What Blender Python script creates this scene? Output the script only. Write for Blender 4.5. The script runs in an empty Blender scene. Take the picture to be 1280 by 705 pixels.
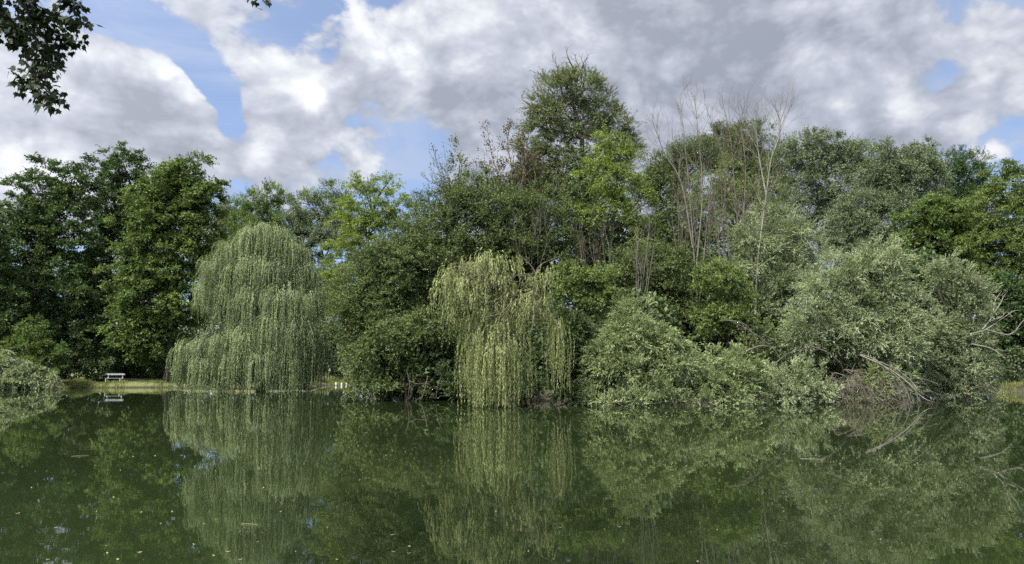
import bpy, bmesh, math, zlib
import numpy as np
from mathutils import Vector, Matrix

# ------------------------------------------------------------------ camera
scene = bpy.context.scene
C = bpy.data.collections.new('pond_scene'); scene.collection.children.link(C)
F, CX, CY = 931.0, 640.0, 352.5
PITCH = math.atan2(461.5 - CY, F)
CAMZ = 1.7
cam = bpy.data.cameras.new('camera'); camo = bpy.data.objects.new('camera', cam); C.objects.link(camo)
cam.sensor_width = 36.0; cam.lens = 36.0 * F / 1280.0
cam.clip_start = 0.05; cam.clip_end = 6000
camo.location = (0, 0, CAMZ); camo.rotation_euler = (math.pi / 2 + PITCH, 0, 0)
scene.camera = camo

# ------------------------------------------------------------------ light
SUN_AZ, SUN_EL = math.radians(222), math.radians(54)      # clockwise from +Y (view direction)
tosun = Vector((math.sin(SUN_AZ) * math.cos(SUN_EL), math.cos(SUN_AZ) * math.cos(SUN_EL), math.sin(SUN_EL)))
sun = bpy.data.lights.new('sun', 'SUN'); suno = bpy.data.objects.new('sun', sun); C.objects.link(suno)
sun.energy = 4.0; sun.angle = math.radians(6); sun.color = (1.0, 0.95, 0.85)
suno.location = (0, 0, 60); suno.rotation_euler = tosun.to_track_quat('Z', 'Y').to_euler()
scene.view_settings.view_transform = 'Standard'; scene.view_settings.look = 'None'
scene.view_settings.gamma = 1.0; scene.view_settings.exposure = 1.1
scene.view_settings.use_curve_mapping = False
scene.cycles.use_denoising = False
scene.cycles.max_bounces = 6; scene.cycles.diffuse_bounces = 3; scene.cycles.glossy_bounces = 3
scene.cycles.transmission_bounces = 3; scene.cycles.transparent_max_bounces = 4
scene.cycles.caustics_reflective = False; scene.cycles.caustics_refractive = False

EXPO = scene.view_settings.exposure
SKYTINT = (.53, .62, .76)

def azel(px, py):
    xc, yc = (px - CX) / F, (CY - py) / F
    d = Vector((xc, math.cos(PITCH) - yc * math.sin(PITCH), math.sin(PITCH) + yc * math.cos(PITCH)))
    return d.normalized()

def at(px, py, Y):
    d = azel(px, py); t = Y / d.y
    return np.array((d.x * t, Y, CAMZ + d.z * t))

class NT:
    """small helper that writes node graphs"""
    def __init__(s, tree): s.t = tree; s.n = tree.nodes; s.l = tree.links
    def node(s, typ, **kw):
        n = s.n.new(typ)
        for k, v in kw.items(): setattr(n, k, v)
        return n
    def put(s, sock, v):
        if hasattr(v, 'is_output'): s.l.new(v, sock)
        else: sock.default_value = v
    def m(s, op, a, b=0.0, c=0.0, clamp=False):
        n = s.node('ShaderNodeMath', operation=op, use_clamp=clamp)
        for i, v in enumerate((a, b, c)): s.put(n.inputs[i], v)
        return n.outputs[0]
    def v(s, op, a, b=(0, 0, 0)):
        n = s.node('ShaderNodeVectorMath', operation=op)
        s.put(n.inputs[0], a); s.put(n.inputs[1], b)
        return n.outputs['Value'] if op in ('DOT_PRODUCT', 'LENGTH') else n.outputs[0]
    def noise(s, vec, scale, detail=4, rough=0.5, dist=0.0):
        n = s.node('ShaderNodeTexNoise'); s.put(n.inputs['Vector'], vec)
        n.inputs['Scale'].default_value = scale; n.inputs['Detail'].default_value = detail
        n.inputs['Roughness'].default_value = rough; n.inputs['Distortion'].default_value = dist
        return n.outputs['Fac']
    def step(s, x, lo, hi, a=0.0, b=1.0):
        n = s.node('ShaderNodeMapRange', interpolation_type='SMOOTHSTEP')
        s.put(n.inputs[0], x)
        for i, q in enumerate((lo, hi, a, b)): s.put(n.inputs[i + 1], q)
        return n.outputs[0]
    def mix(s, f, a, b, mode='MIX'):
        n = s.node('ShaderNodeMix', data_type='RGBA', blend_type=mode)
        s.put(n.inputs[0], f); s.put(n.inputs[6], a if hasattr(a, 'is_output') else (*a, 1)); s.put(n.inputs[7], b if hasattr(b, 'is_output') else (*b, 1))
        return n.outputs[2]

def build_world():
    w = bpy.data.worlds.new('World'); scene.world = w; w.use_nodes = True
    g = NT(w.node_tree); g.n.clear()
    out = g.node('ShaderNodeOutputWorld'); bg = g.node('ShaderNodeBackground')
    bg.inputs['Strength'].default_value = 0.1; g.l.new(bg.outputs[0], out.inputs[0])
    sky = g.node('ShaderNodeTexSky', sky_type='NISHITA', sun_disc=False)
    sky.sun_elevation = SUN_EL; sky.sun_rotation = SUN_AZ
    sky.air_density = 1.0; sky.dust_density = 0.6; sky.ozone_density = 1.5
    d = g.node('ShaderNodeTexCoord').outputs['Generated']
    p = g.v('MULTIPLY', d, (1, 1, 1.45))
    def blob(px, py, r, amp):                       # soft lump of cloud round one direction of the sky
        c = azel(px, py); k = (F / r) ** 2
        e = g.m('EXPONENT', g.m('MULTIPLY_ADD', g.v('DOT_PRODUCT', d, tuple(c)), k, -k))
        return g.m('MULTIPLY', e, amp)
    def total(l):
        x = l[0]
        for y in l[1:]: x = g.m('ADD', x, y)
        return x
    n1 = g.noise(p, 7.0, 7, 0.58, 0.2)
    off = Vector((0.026, -0.01, 0.046))
    n2 = g.noise(g.v('ADD', p, tuple(off)), 7.0, 5, 0.58, 0.2)
    # cumulus coverage, with the openings and the masses where the day has them
    n0 = g.noise(p, 3.0, 2, 0.5)
    def puff(vec, sc):
        n = g.node('ShaderNodeTexVoronoi', feature='F1'); g.put(n.inputs['Vector'], vec)
        n.inputs['Scale'].default_value = sc; n.inputs['Detail'].default_value = 2; n.inputs['Roughness'].default_value = .55
        return g.m('SUBTRACT', .45, n.outputs['Distance'])
    warp = g.node('ShaderNodeTexNoise'); g.l.new(p, warp.inputs['Vector']); warp.inputs['Scale'].default_value = 9; warp.inputs['Detail'].default_value = 4
    pw = g.v('ADD', p, g.v('MULTIPLY', g.v('SUBTRACT', warp.outputs['Color'], (.5, .5, .5)), (.07, .07, .07)))
    f1 = puff(pw, 19)
    fine = g.noise(p, 22.0, 4, 0.6, 0.4)
    cov = total([g.m('MULTIPLY_ADD', n1, 1.55, -0.275), g.m('MULTIPLY', g.m('SUBTRACT', fine, 0.5), 0.10), g.m('MULTIPLY', f1, 0.17), g.m('MULTIPLY', g.m('SUBTRACT', n0, 0.5), 0.35),
                 blob(60, 190, 70, .16), blob(140, 165, 70, .18), blob(222, 160, 38, .14), blob(400, 160, 55, .20), blob(345, 200, 34, .14),
                 blob(620, 30, 120, .14), blob(800, 40, 150, .18), blob(980, 70, 130, .14), blob(880, 150, 120, .14), blob(560, 110, 70, .08),
                 blob(30, 90, 50, .15), blob(1060, 160, 60, .10), blob(1255, 60, 34, .2), blob(640, 190, 80, .12),
                 blob(135, 15, 26, -.34), blob(190, 34, 18, -.36), blob(242, 72, 15, -.42), blob(150, 72, 18, .26), blob(206, 104, 16, .26), blob(110, 78, 20, .22), blob(262, 98, 14, -.2), blob(110, 85, 24, .26), blob(165, 100, 24, .26), blob(212, 118, 20, .2), blob(60, 110, 40, .15), blob(283, 122, 13, -.42), blob(288, 155, 11, -.34),
                 blob(258, 95, 14, -.28), blob(330, 55, 34, .06), blob(1172, 96, 20, -.10), blob(1214, 84, 16, -.13), blob(1185, 12, 18, -.15), blob(1170, 190, 36, -.06), blob(1150, 120, 60, .08), blob(1140, 40, 50, .1),
                 blob(520, 215, 26, -.08), blob(455, 130, 20, -.05), blob(480, 160, 36, .07), blob(545, 180, 24, -.12)])
    m1 = g.step(cov, 0.42, 0.56)
    lit = g.m('MULTIPLY_ADD', g.m('SUBTRACT', n1, n2), 2.0, 0.50)
    lit = total([lit, g.m('MULTIPLY', g.m('SUBTRACT', fine, 0.5), 0.22), g.m('MULTIPLY', f1, 0.32),
                 blob(105, 62, 16, .45), blob(150, 62, 14, .4), blob(185, 80, 14, .4), blob(222, 96, 14, .45), blob(252, 118, 12, .4), blob(392, 112, 26, .35), blob(320, 186, 16, .45),
                 blob(505, 84, 28, .3), blob(512, 165, 26, .25), blob(1062, 152, 14, .4), blob(1240, 187, 18, .3), blob(20, 225, 30, .4), blob(600, 5, 50, .2),
                 blob(1060, 80, 40, .15), blob(700, 90, 45, .15),
                 blob(640, 50, 60, -.10), blob(760, 20, 110, -.08), blob(900, 20, 120, -.07), blob(860, 170, 60, -.06), blob(530, 35, 45, .14), blob(960, 100, 60, .1), blob(780, 110, 60, .08), blob(850, 70, 90, .05), blob(150, 170, 70, -.08), blob(1000, 30, 120, -.12)])
    thick = g.step(cov, 0.55, 0.85)
    lit = g.m('SUBTRACT', lit, g.m('MULTIPLY', thick, 0.02), clamp=True)
    cr = g.node('ShaderNodeValToRGB'); g.l.new(lit, cr.inputs[0])
    e = cr.color_ramp.elements
    K = 10 / 2 ** EXPO
    e[0].position = 0.05; e[0].color = (0.285 * K, 0.32 * K, 0.405 * K, 1)
    e[1].position = 0.95; e[1].color = (0.96 * K, 0.975 * K, 1.0 * K, 1)
    x = e.new(0.45); x.color = (0.50 * K, 0.54 * K, 0.64 * K, 1)
    # thin high veil over the blue
    veil = g.step(g.noise(g.v('MULTIPLY', p, (1, 1, 2.2)), 3.2, 6, 0.6, 0.6), 0.36, 0.70, 0.05, 0.75)
    under = g.mix(veil, g.mix(1.0, sky.outputs[0], SKYTINT, 'MULTIPLY'), (0.47 * K, 0.55 * K, 0.73 * K))
    col = g.mix(m1, under, cr.outputs[0])
    # sky glow added round the sun, unseen behind the camera, to lift the foliage
    k = 3.0
    glow = g.m('EXPONENT', g.m('MULTIPLY_ADD', g.v('DOT_PRODUCT', d, tuple(tosun)), k, -k))
    cc = g.node('ShaderNodeCombineXYZ')
    for i, q in enumerate((12.5, 12.6, 12.4)): g.l.new(g.m('MULTIPLY', glow, q), cc.inputs[i])
    fin = g.v('ADD', col, cc.outputs[0])
    g.l.new(fin, bg.inputs['Color'])
build_world()

# ------------------------------------------------------------------ object helpers
def tag(o, label=None, cat=None, group=None, kind=None):
    if label: o['label'] = label
    if cat: o['category'] = cat
    if group: o['group'] = group
    if kind: o['kind'] = kind
    return o

def link(name, me, mat, parent=None):
    if mat: me.materials.append(mat)
    o = bpy.data.objects.new(name, me); C.objects.link(o)
    if parent: o.parent = parent
    return o

def thing(name, loc, label, cat, group=None):
    o = bpy.data.objects.new(name, None); C.objects.link(o); o.location = tuple(loc)
    o.empty_display_size = 0.3
    return tag(o, label, cat, group)

def fill(me, V, Fc, sides):
    n = len(Fc)
    me.vertices.add(len(V)); me.vertices.foreach_set('co', np.ascontiguousarray(V, np.float32).ravel())
    me.loops.add(n * sides); me.loops.foreach_set('vertex_index', np.ascontiguousarray(Fc, np.int32).ravel())
    me.polygons.add(n)
    me.polygons.foreach_set('loop_start', np.arange(0, n * sides, sides, dtype=np.int32))
    me.update(calc_edges=True)
    return me

def unit(v): return v / np.maximum(np.linalg.norm(v, axis=-1, keepdims=True), 1e-9)

def rot_frame(o):
    return np.array(o.location)

class Leaves:
    """leaf blades: base point, direction, normal, length, width and a tint for each"""
    def __init__(s): s.q = []
    def add(s, p, d, n, L, W, t): s.q.append((p, d, n, L, W, t))
    def build(s, name, mat, parent, fold=0.22):
        p, d, n, L, W, t = (np.concatenate([a[i] for a in s.q]) for i in range(6))
        d = unit(d); n = unit(n - d * (n * d).sum(-1, keepdims=True)); b = np.cross(d, n)
        L = L[:, None]; W = W[:, None]
        mid = p + d * L * 0.42
        V = np.stack([p, mid + b * W * .5 + n * W * fold, p + d * L - n * L * 0.08, mid - b * W * .5 + n * W * fold], 1).reshape(-1, 3)
        V = V - rot_frame(parent)
        Fc = np.arange(len(V)).reshape(-1, 4)
        me = bpy.data.meshes.new(name); fill(me, V, Fc, 4)
        a = me.attributes.new('tint', 'FLOAT', 'FACE'); a.data.foreach_set('value', t.astype(np.float32))
        return link(name, me, mat, parent)

class Tubes:
    """tapered limbs swept along polylines"""
    def __init__(s): s.V = []; s.F = []; s.n = 0
    def add(s, P, R, sides=5):
        P = np.asarray(P, float); R = np.asarray(R, float)
        if P.ndim == 2: P = P[None]; R = R[None]
        N, k = R.shape
        T = np.gradient(P, axis=1) if k > 2 else np.repeat((P[:, 1:] - P[:, :1]), 2, 1)
        T = unit(T)
        ref = np.where(np.abs(T[:, :1, 2:3]) > 0.8, np.array([1., 0, 0]), np.array([0, 0, 1.]))
        U = unit(np.cross(T, np.broadcast_to(ref, T.shape))); W = np.cross(T, U)
        a = np.arange(sides) * 2 * np.pi / sides
        ring = P[:, :, None] + R[:, :, None, None] * (U[:, :, None] * np.cos(a)[None, None, :, None] + W[:, :, None] * np.sin(a)[None, None, :, None])
        V = ring.reshape(-1, 3)
        i = np.arange(N)[:, None, None] * k * sides + np.arange(k - 1)[None, :, None] * sides
        j = np.arange(sides)[None, None]; j2 = (j + 1) % sides
        Fc = np.stack([i + j, i + j2, i + j2 + sides, i + j + sides], -1).reshape(-1, 4) + s.n
        s.V.append(V); s.F.append(Fc); s.n += len(V)
    def build(s, name, mat, parent):
        me = bpy.data.meshes.new(name)
        V = np.concatenate(s.V); V = V - (rot_frame(parent) if parent else 0)
        fill(me, V, np.concatenate(s.F), 4)
        me.polygons.foreach_set('use_smooth', np.ones(len(me.polygons), bool))
        return link(name, me, mat, parent)

# ------------------------------------------------------------------ materials
def leaf_mat(name, c1, c2, trans=0.3, rough=0.58, var=0.45, patch=0.35):
    m = bpy.data.materials.new(name); m.use_nodes = True; g = NT(m.node_tree); g.n.clear()
    out = g.node('ShaderNodeOutputMaterial')
    t = g.node('ShaderNodeAttribute', attribute_name='tint').outputs['Fac']
    pos = g.node('ShaderNodeNewGeometry').outputs['Position']
    pn = g.noise(pos, 0.55, 3, 0.5)
    f = g.m('ADD', t, g.m('MULTIPLY', g.m('SUBTRACT', pn, 0.5), patch * 3), clamp=True)
    col = g.mix(f, c1, c2)
    vv = g.m('MULTIPLY_ADD', t, var, 1 - var * 0.5)
    hs = g.node('ShaderNodeHueSaturation'); g.l.new(col, hs.inputs['Color']); g.l.new(vv, hs.inputs['Value'])
    b = g.node('ShaderNodeBsdfPrincipled'); g.l.new(hs.outputs[0], b.inputs['Base Color'])
    b.inputs['Roughness'].default_value = rough; b.inputs['Specular IOR Level'].default_value = 0.22
    tr = g.node('ShaderNodeBsdfTranslucent')
    tc = g.mix(1.0, hs.outputs[0], (1.15, 1.25, 0.55), 'MULTIPLY'); g.l.new(tc, tr.inputs['Color'])
    mx = g.node('ShaderNodeMixShader'); mx.inputs[0].default_value = trans
    g.l.new(b.outputs[0], mx.inputs[1]); g.l.new(tr.outputs[0], mx.inputs[2]); g.l.new(mx.outputs[0], out.inputs[0])
    return m

def bark_mat(name, c1, c2, scale=6.0, zs=0.25, bump=0.3):
    m = bpy.data.materials.new(name); m.use_nodes = True; g = NT(m.node_tree)
    b = g.n['Principled BSDF']
    pos = g.v('MULTIPLY', g.node('ShaderNodeNewGeometry').outputs['Position'], (1, 1, zs))
    n = g.noise(pos, scale, 5, 0.65)
    g.l.new(g.mix(g.step(n, 0.35, 0.65), c1, c2), b.inputs['Base Color'])
    b.inputs['Roughness'].default_value = 0.9; b.inputs['Specular IOR Level'].default_value = 0.2
    bp = g.node('ShaderNodeBump'); bp.inputs['Strength'].default_value = bump; bp.inputs['Distance'].default_value = 0.03
    g.l.new(n, bp.inputs['Height']); g.l.new(bp.outputs[0], b.inputs['Normal'])
    return m

M = {
    'maple_dark': leaf_mat('maple_dark_leaf', (0.046, 0.082, 0.030), (0.077, 0.121, 0.040), .25),
    'maple_light': leaf_mat('maple_light_leaf', (0.079, 0.123, 0.036), (0.128, 0.181, 0.054), .3),
    'willow_grey': leaf_mat('weeping_willow_leaf', (0.137, 0.181, 0.091), (0.228, 0.273, 0.140), .25),
    'willow_yellow': leaf_mat('golden_willow_leaf', (.178, .205, .085), (.300, .322, .150), .3),
    'sage': leaf_mat('grey_willow_leaf', (0.177, 0.217, 0.115), (0.319, 0.356, 0.217), .25),
    'sage_dim': leaf_mat('dusky_willow_leaf', (0.152, 0.187, 0.099), (0.274, 0.306, 0.187), .25),
    'sage_green': leaf_mat('green_willow_leaf', (0.166, 0.212, 0.097), (0.291, 0.332, 0.169), .25),
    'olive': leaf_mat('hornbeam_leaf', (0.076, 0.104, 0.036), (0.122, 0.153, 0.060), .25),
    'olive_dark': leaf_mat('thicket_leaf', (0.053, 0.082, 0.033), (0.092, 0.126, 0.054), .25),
    'ash': leaf_mat('ash_leaf', (0.128, 0.177, 0.044), (0.199, 0.251, 0.070), .35),
    'ash_dim': leaf_mat('ash_dim_leaf', (0.098, 0.140, 0.041), (0.154, 0.202, 0.065), .3),
    'far_willow': leaf_mat('far_willow_leaf', (0.109, 0.145, 0.083), (0.177, 0.217, 0.128), .25),
    'tall_willow': leaf_mat('tall_willow_leaf', (0.121, 0.142, 0.079), (0.196, 0.216, 0.131), .3),
    'brownish': leaf_mat('sparse_brown_leaf', (.085, .072, .040), (.135, .108, .060), .3),
    'near_maple': leaf_mat('shaded_maple_leaf', (.022, .034, .012), (.034, .050, .018), .12),  # shade of the crown overhead darkened into the leaf colour
    'grass': leaf_mat('grass_blade', (0.109, 0.132, 0.037), (0.188, 0.200, 0.065), .3),
    'litter': leaf_mat('dry_leaf', (.34, .31, .17), (.56, .54, .47), .1),
}
B = {
    'dark': bark_mat('dark_bark', (.030, .026, .020), (.070, .060, .048)),
    'brown': bark_mat('brown_bark', (.075, .062, .048), (.140, .120, .095)),
    'grey': bark_mat('grey_bark', (.092, .082, .069), (.165, .149, .126)),
    'pale': bark_mat('bleached_bark', (.135, .123, .105), (.245, .226, .196)),
    'red': bark_mat('reddish_twig', (.100, .084, .066), (.175, .148, .120)),
}

# ------------------------------------------------------------------ ground and water
def sdist(poly, X, Y):
    """signed distance to a polygon, positive inside"""
    P = np.array(poly, float); Q = np.roll(P, -1, 0)
    best = np.full(X.shape, 1e9); ins = np.zeros(X.shape, bool)
    for (x0, y0), (x1, y1) in zip(P, Q):
        ex, ey = x1 - x0, y1 - y0
        t = np.clip(((X - x0) * ex + (Y - y0) * ey) / (ex * ex + ey * ey), 0, 1)
        best = np.minimum(best, np.hypot(X - x0 - t * ex, Y - y0 - t * ey))
        c = ((y0 > Y) != (y1 > Y)) & (X < ex * (Y - y0) / (ey if ey else 1e-9) + x0)
        ins ^= c
    return np.where(ins, best, -best)

def shore(px, py):
    d = azel(px, py); t = -CAMZ / d.z
    return (d.x * t, d.y * t)
left_far = [shore(-300, 488), shore(0, 487.6), shore(78, 487), shore(96, 485), shore(205, 484.5), shore(225, 486), shore(400, 486), shore(412, 482), shore(450, 481.5)]
right_far = [(38, 82), (37, 60), shore(1262, 491), shore(1400, 491), (90, 52)]
pond = [(-90, 2.6), (-30, 2.2), (-4, 2.9), (6, 2.4), (90, 3.0)] + right_far[::-1] + left_far[::-1]
isl = [shore(440, 496), shore(470, 500), shore(560, 503), shore(600, 505), shore(700, 506), shore(850, 510), shore(900, 508), shore(1000, 506.5), shore(1060, 504.5),
       shore(1180, 503), shore(1245, 500), (28.5, 47), (27, 58), (12, 66), (-4, 62), (-9, 52)]
def height(X, Y):
    sl = -sdist(pond, X, Y) - .4 * (Y > 20); si = sdist(isl, X, Y) - 4.0
    s = np.maximum(sl, si)
    wav = 0.10 * np.sin(X * .7 + 1.3 * np.sin(Y * .45)) + 0.08 * np.sin(Y * .9 + X * .31)
    h = np.clip(s * 0.4, -1.6, 0.38) + np.where(s > 0.5, wav, 0) + np.clip((s - 3) * .03, 0, .5)
    far = np.hypot(X, Y)
    return h + np.clip((far - 140) * .01, 0, 6)
def ground_z(x, y): return float(height(np.array([float(x)]), np.array([float(y)]))[0])

gx = np.unique(np.concatenate([np.linspace(-1500, -75, 16), np.arange(-75, 75, .6), np.linspace(75, 1500, 16)]))
gy = np.unique(np.concatenate([np.linspace(-1500, -12, 12), np.arange(-12, 100, .6), np.linspace(100, 1500, 14)]))
X, Y = np.meshgrid(gx, gy)
Z = height(X, Y)
idx = np.arange(X.size).reshape(X.shape)
Fc = np.stack([idx[:-1, :-1], idx[:-1, 1:], idx[1:, 1:], idx[1:, :-1]], -1).reshape(-1, 4)
gm = bpy.data.materials.new('bank_soil_and_turf'); gm.use_nodes = True; g = NT(gm.node_tree); b = g.n['Principled BSDF']
pos = g.node('ShaderNodeNewGeometry').outputs['Position']
n = g.noise(pos, 0.8, 6, 0.6); n2 = g.noise(pos, 9, 4, 0.6)
turf = g.mix(n2, (.075, .095, .028), (.150, .155, .055)); soil = g.mix(n2, (.018, .016, .011), (.045, .038, .026))
xyz = g.node('ShaderNodeSeparateXYZ'); g.l.new(pos, xyz.inputs[0])
onleft = g.m('MULTIPLY', g.step(g.m('MULTIPLY_ADD', xyz.outputs[1], -0.0, xyz.outputs[0]), -16.5, -17.5), g.step(xyz.outputs[2], 0.06, 0.16))
g.l.new(g.mix(g.m('MULTIPLY', onleft, g.step(n, .25, .45)), soil, turf), b.inputs['Base Color']); b.inputs['Roughness'].default_value = .95
me = bpy.data.meshes.new('ground'); fill(me, np.stack([X, Y, Z], -1).reshape(-1, 3), Fc, 4)
me.polygons.foreach_set('use_smooth', np.ones(len(me.polygons), bool))
tag(link('ground', me, gm), kind='structure')

wm = bpy.data.materials.new('pond_water'); wm.use_nodes = True; g = NT(wm.node_tree); b = g.n['Principled BSDF']
pos = g.node('ShaderNodeNewGeometry').outputs['Position']
murk = g.noise(pos, 0.12, 3, 0.5)
g.l.new(g.mix(murk, (.012, .020, .007), (.019, .028, .010)), b.inputs['Base Color'])
b.inputs['Roughness'].default_value = 0.012; b.inputs['IOR'].default_value = 1.48
r1 = g.noise(g.v('MULTIPLY', pos, (1, 1.3, 1)), 1.5, 2, 0.5, 0.4)
r2 = g.noise(g.v('MULTIPLY', pos, (1, 2.0, 1)), 9.0, 2, 0.5)
hh = g.m('ADD', g.m('MULTIPLY', r1, 0.010), g.m('MULTIPLY', r2, 0.0007))
calm = g.step(g.noise(g.v('MULTIPLY', pos, (.5, 1, 1)), 0.16, 2, .5), .35, .65, .45, 1.0)
bp = g.node('ShaderNodeBump'); bp.inputs['Distance'].default_value = 1.0
g.l.new(g.m('MULTIPLY', calm, 0.095), bp.inputs['Strength'])
g.l.new(hh, bp.inputs['Height']); g.l.new(bp.outputs[0], b.inputs['Normal'])
me = bpy.data.meshes.new('water'); fill(me, np.array([(-95, 1.5, 0), (95, 1.5, 0), (95, 95, 0), (-95, 95, 0)]), np.array([[0, 1, 2, 3]]), 4)
tag(link('water', me, wm), kind='structure')

# ------------------------------------------------------------------ plant generators
def rng_for(s): return np.random.default_rng(zlib.crc32(s.encode()))
def rsph(r, n): return unit(r.normal(size=(n, 3)))

def sprays(LV, r, o, d, L, nl, ll, lw, ang=0.9, droop=0.1, up=0.6, tint=None, tv=0.25):
    """leafy twigs: nl leaves along each twig that starts at o and runs along d"""
    N = len(o); L = np.broadcast_to(L, (N,))
    t = (np.arange(nl)[None] + r.random((N, nl))) / nl * 0.92 + 0.08
    down = np.array([0, 0, -1.])
    p = o[:, None] + d[:, None] * (L[:, None] * t)[..., None] + down * (droop * L[:, None] * t * t)[..., None]
    tan = unit(np.broadcast_to(d[:, None], p.shape) + down * (2 * droop * t)[..., None])
    s = rsph(r, N * nl).reshape(N, nl, 3); s = unit(s - tan * (s * tan).sum(-1, keepdims=True))
    ca = ang * (0.6 + 0.8 * r.random((N, nl, 1)))
    ld = tan * np.cos(ca) + s * np.sin(ca)
    nn = rsph(r, N * nl).reshape(N, nl, 3) + np.array([0, 0, up * 1.6])
    ln = ll * (0.65 + 0.7 * r.random((N, nl))); wd = lw * (0.7 + 0.6 * r.random((N, nl)))
    base = 0.5 if tint is None else tint[:, None]
    tt = np.clip(base + tv * r.normal(size=(N, nl)), 0, 1)
    LV.add(p.reshape(-1, 3), ld.reshape(-1, 3), nn.reshape(-1, 3), ln.ravel(), wd.ravel(), tt.ravel())

def lump(u, ph, amp):
    """uneven outline: a sum of waves over the directions u"""
    return 1 + amp * (np.sin(u @ np.array([3.1, 1.7, 2.3]) + ph) + np.sin(u @ np.array([-2.2, 4.3, 3.7]) * 1.3 + 2 * ph) + .7 * np.sin(u @ np.array([5.3, -4.1, 6.1]) * 1.4 + 3 * ph)) / 2

def bez(a, b, c, k):
    t = np.linspace(0, 1, k)[:, None]
    return (1 - t) ** 2 * a + 2 * t * (1 - t) * b + t * t * c

def lobe_world(l, Y):
    px, py, rx, ry = l[:4]; dy = l[4] if len(l) > 4 else 0.0; rd = l[5] if len(l) > 5 else 0.85
    yy = Y + dy; c = at(px, py, yy); s = yy / F * 1.005
    return c, np.array([rx * s, rx * s * rd, ry * s])

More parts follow.
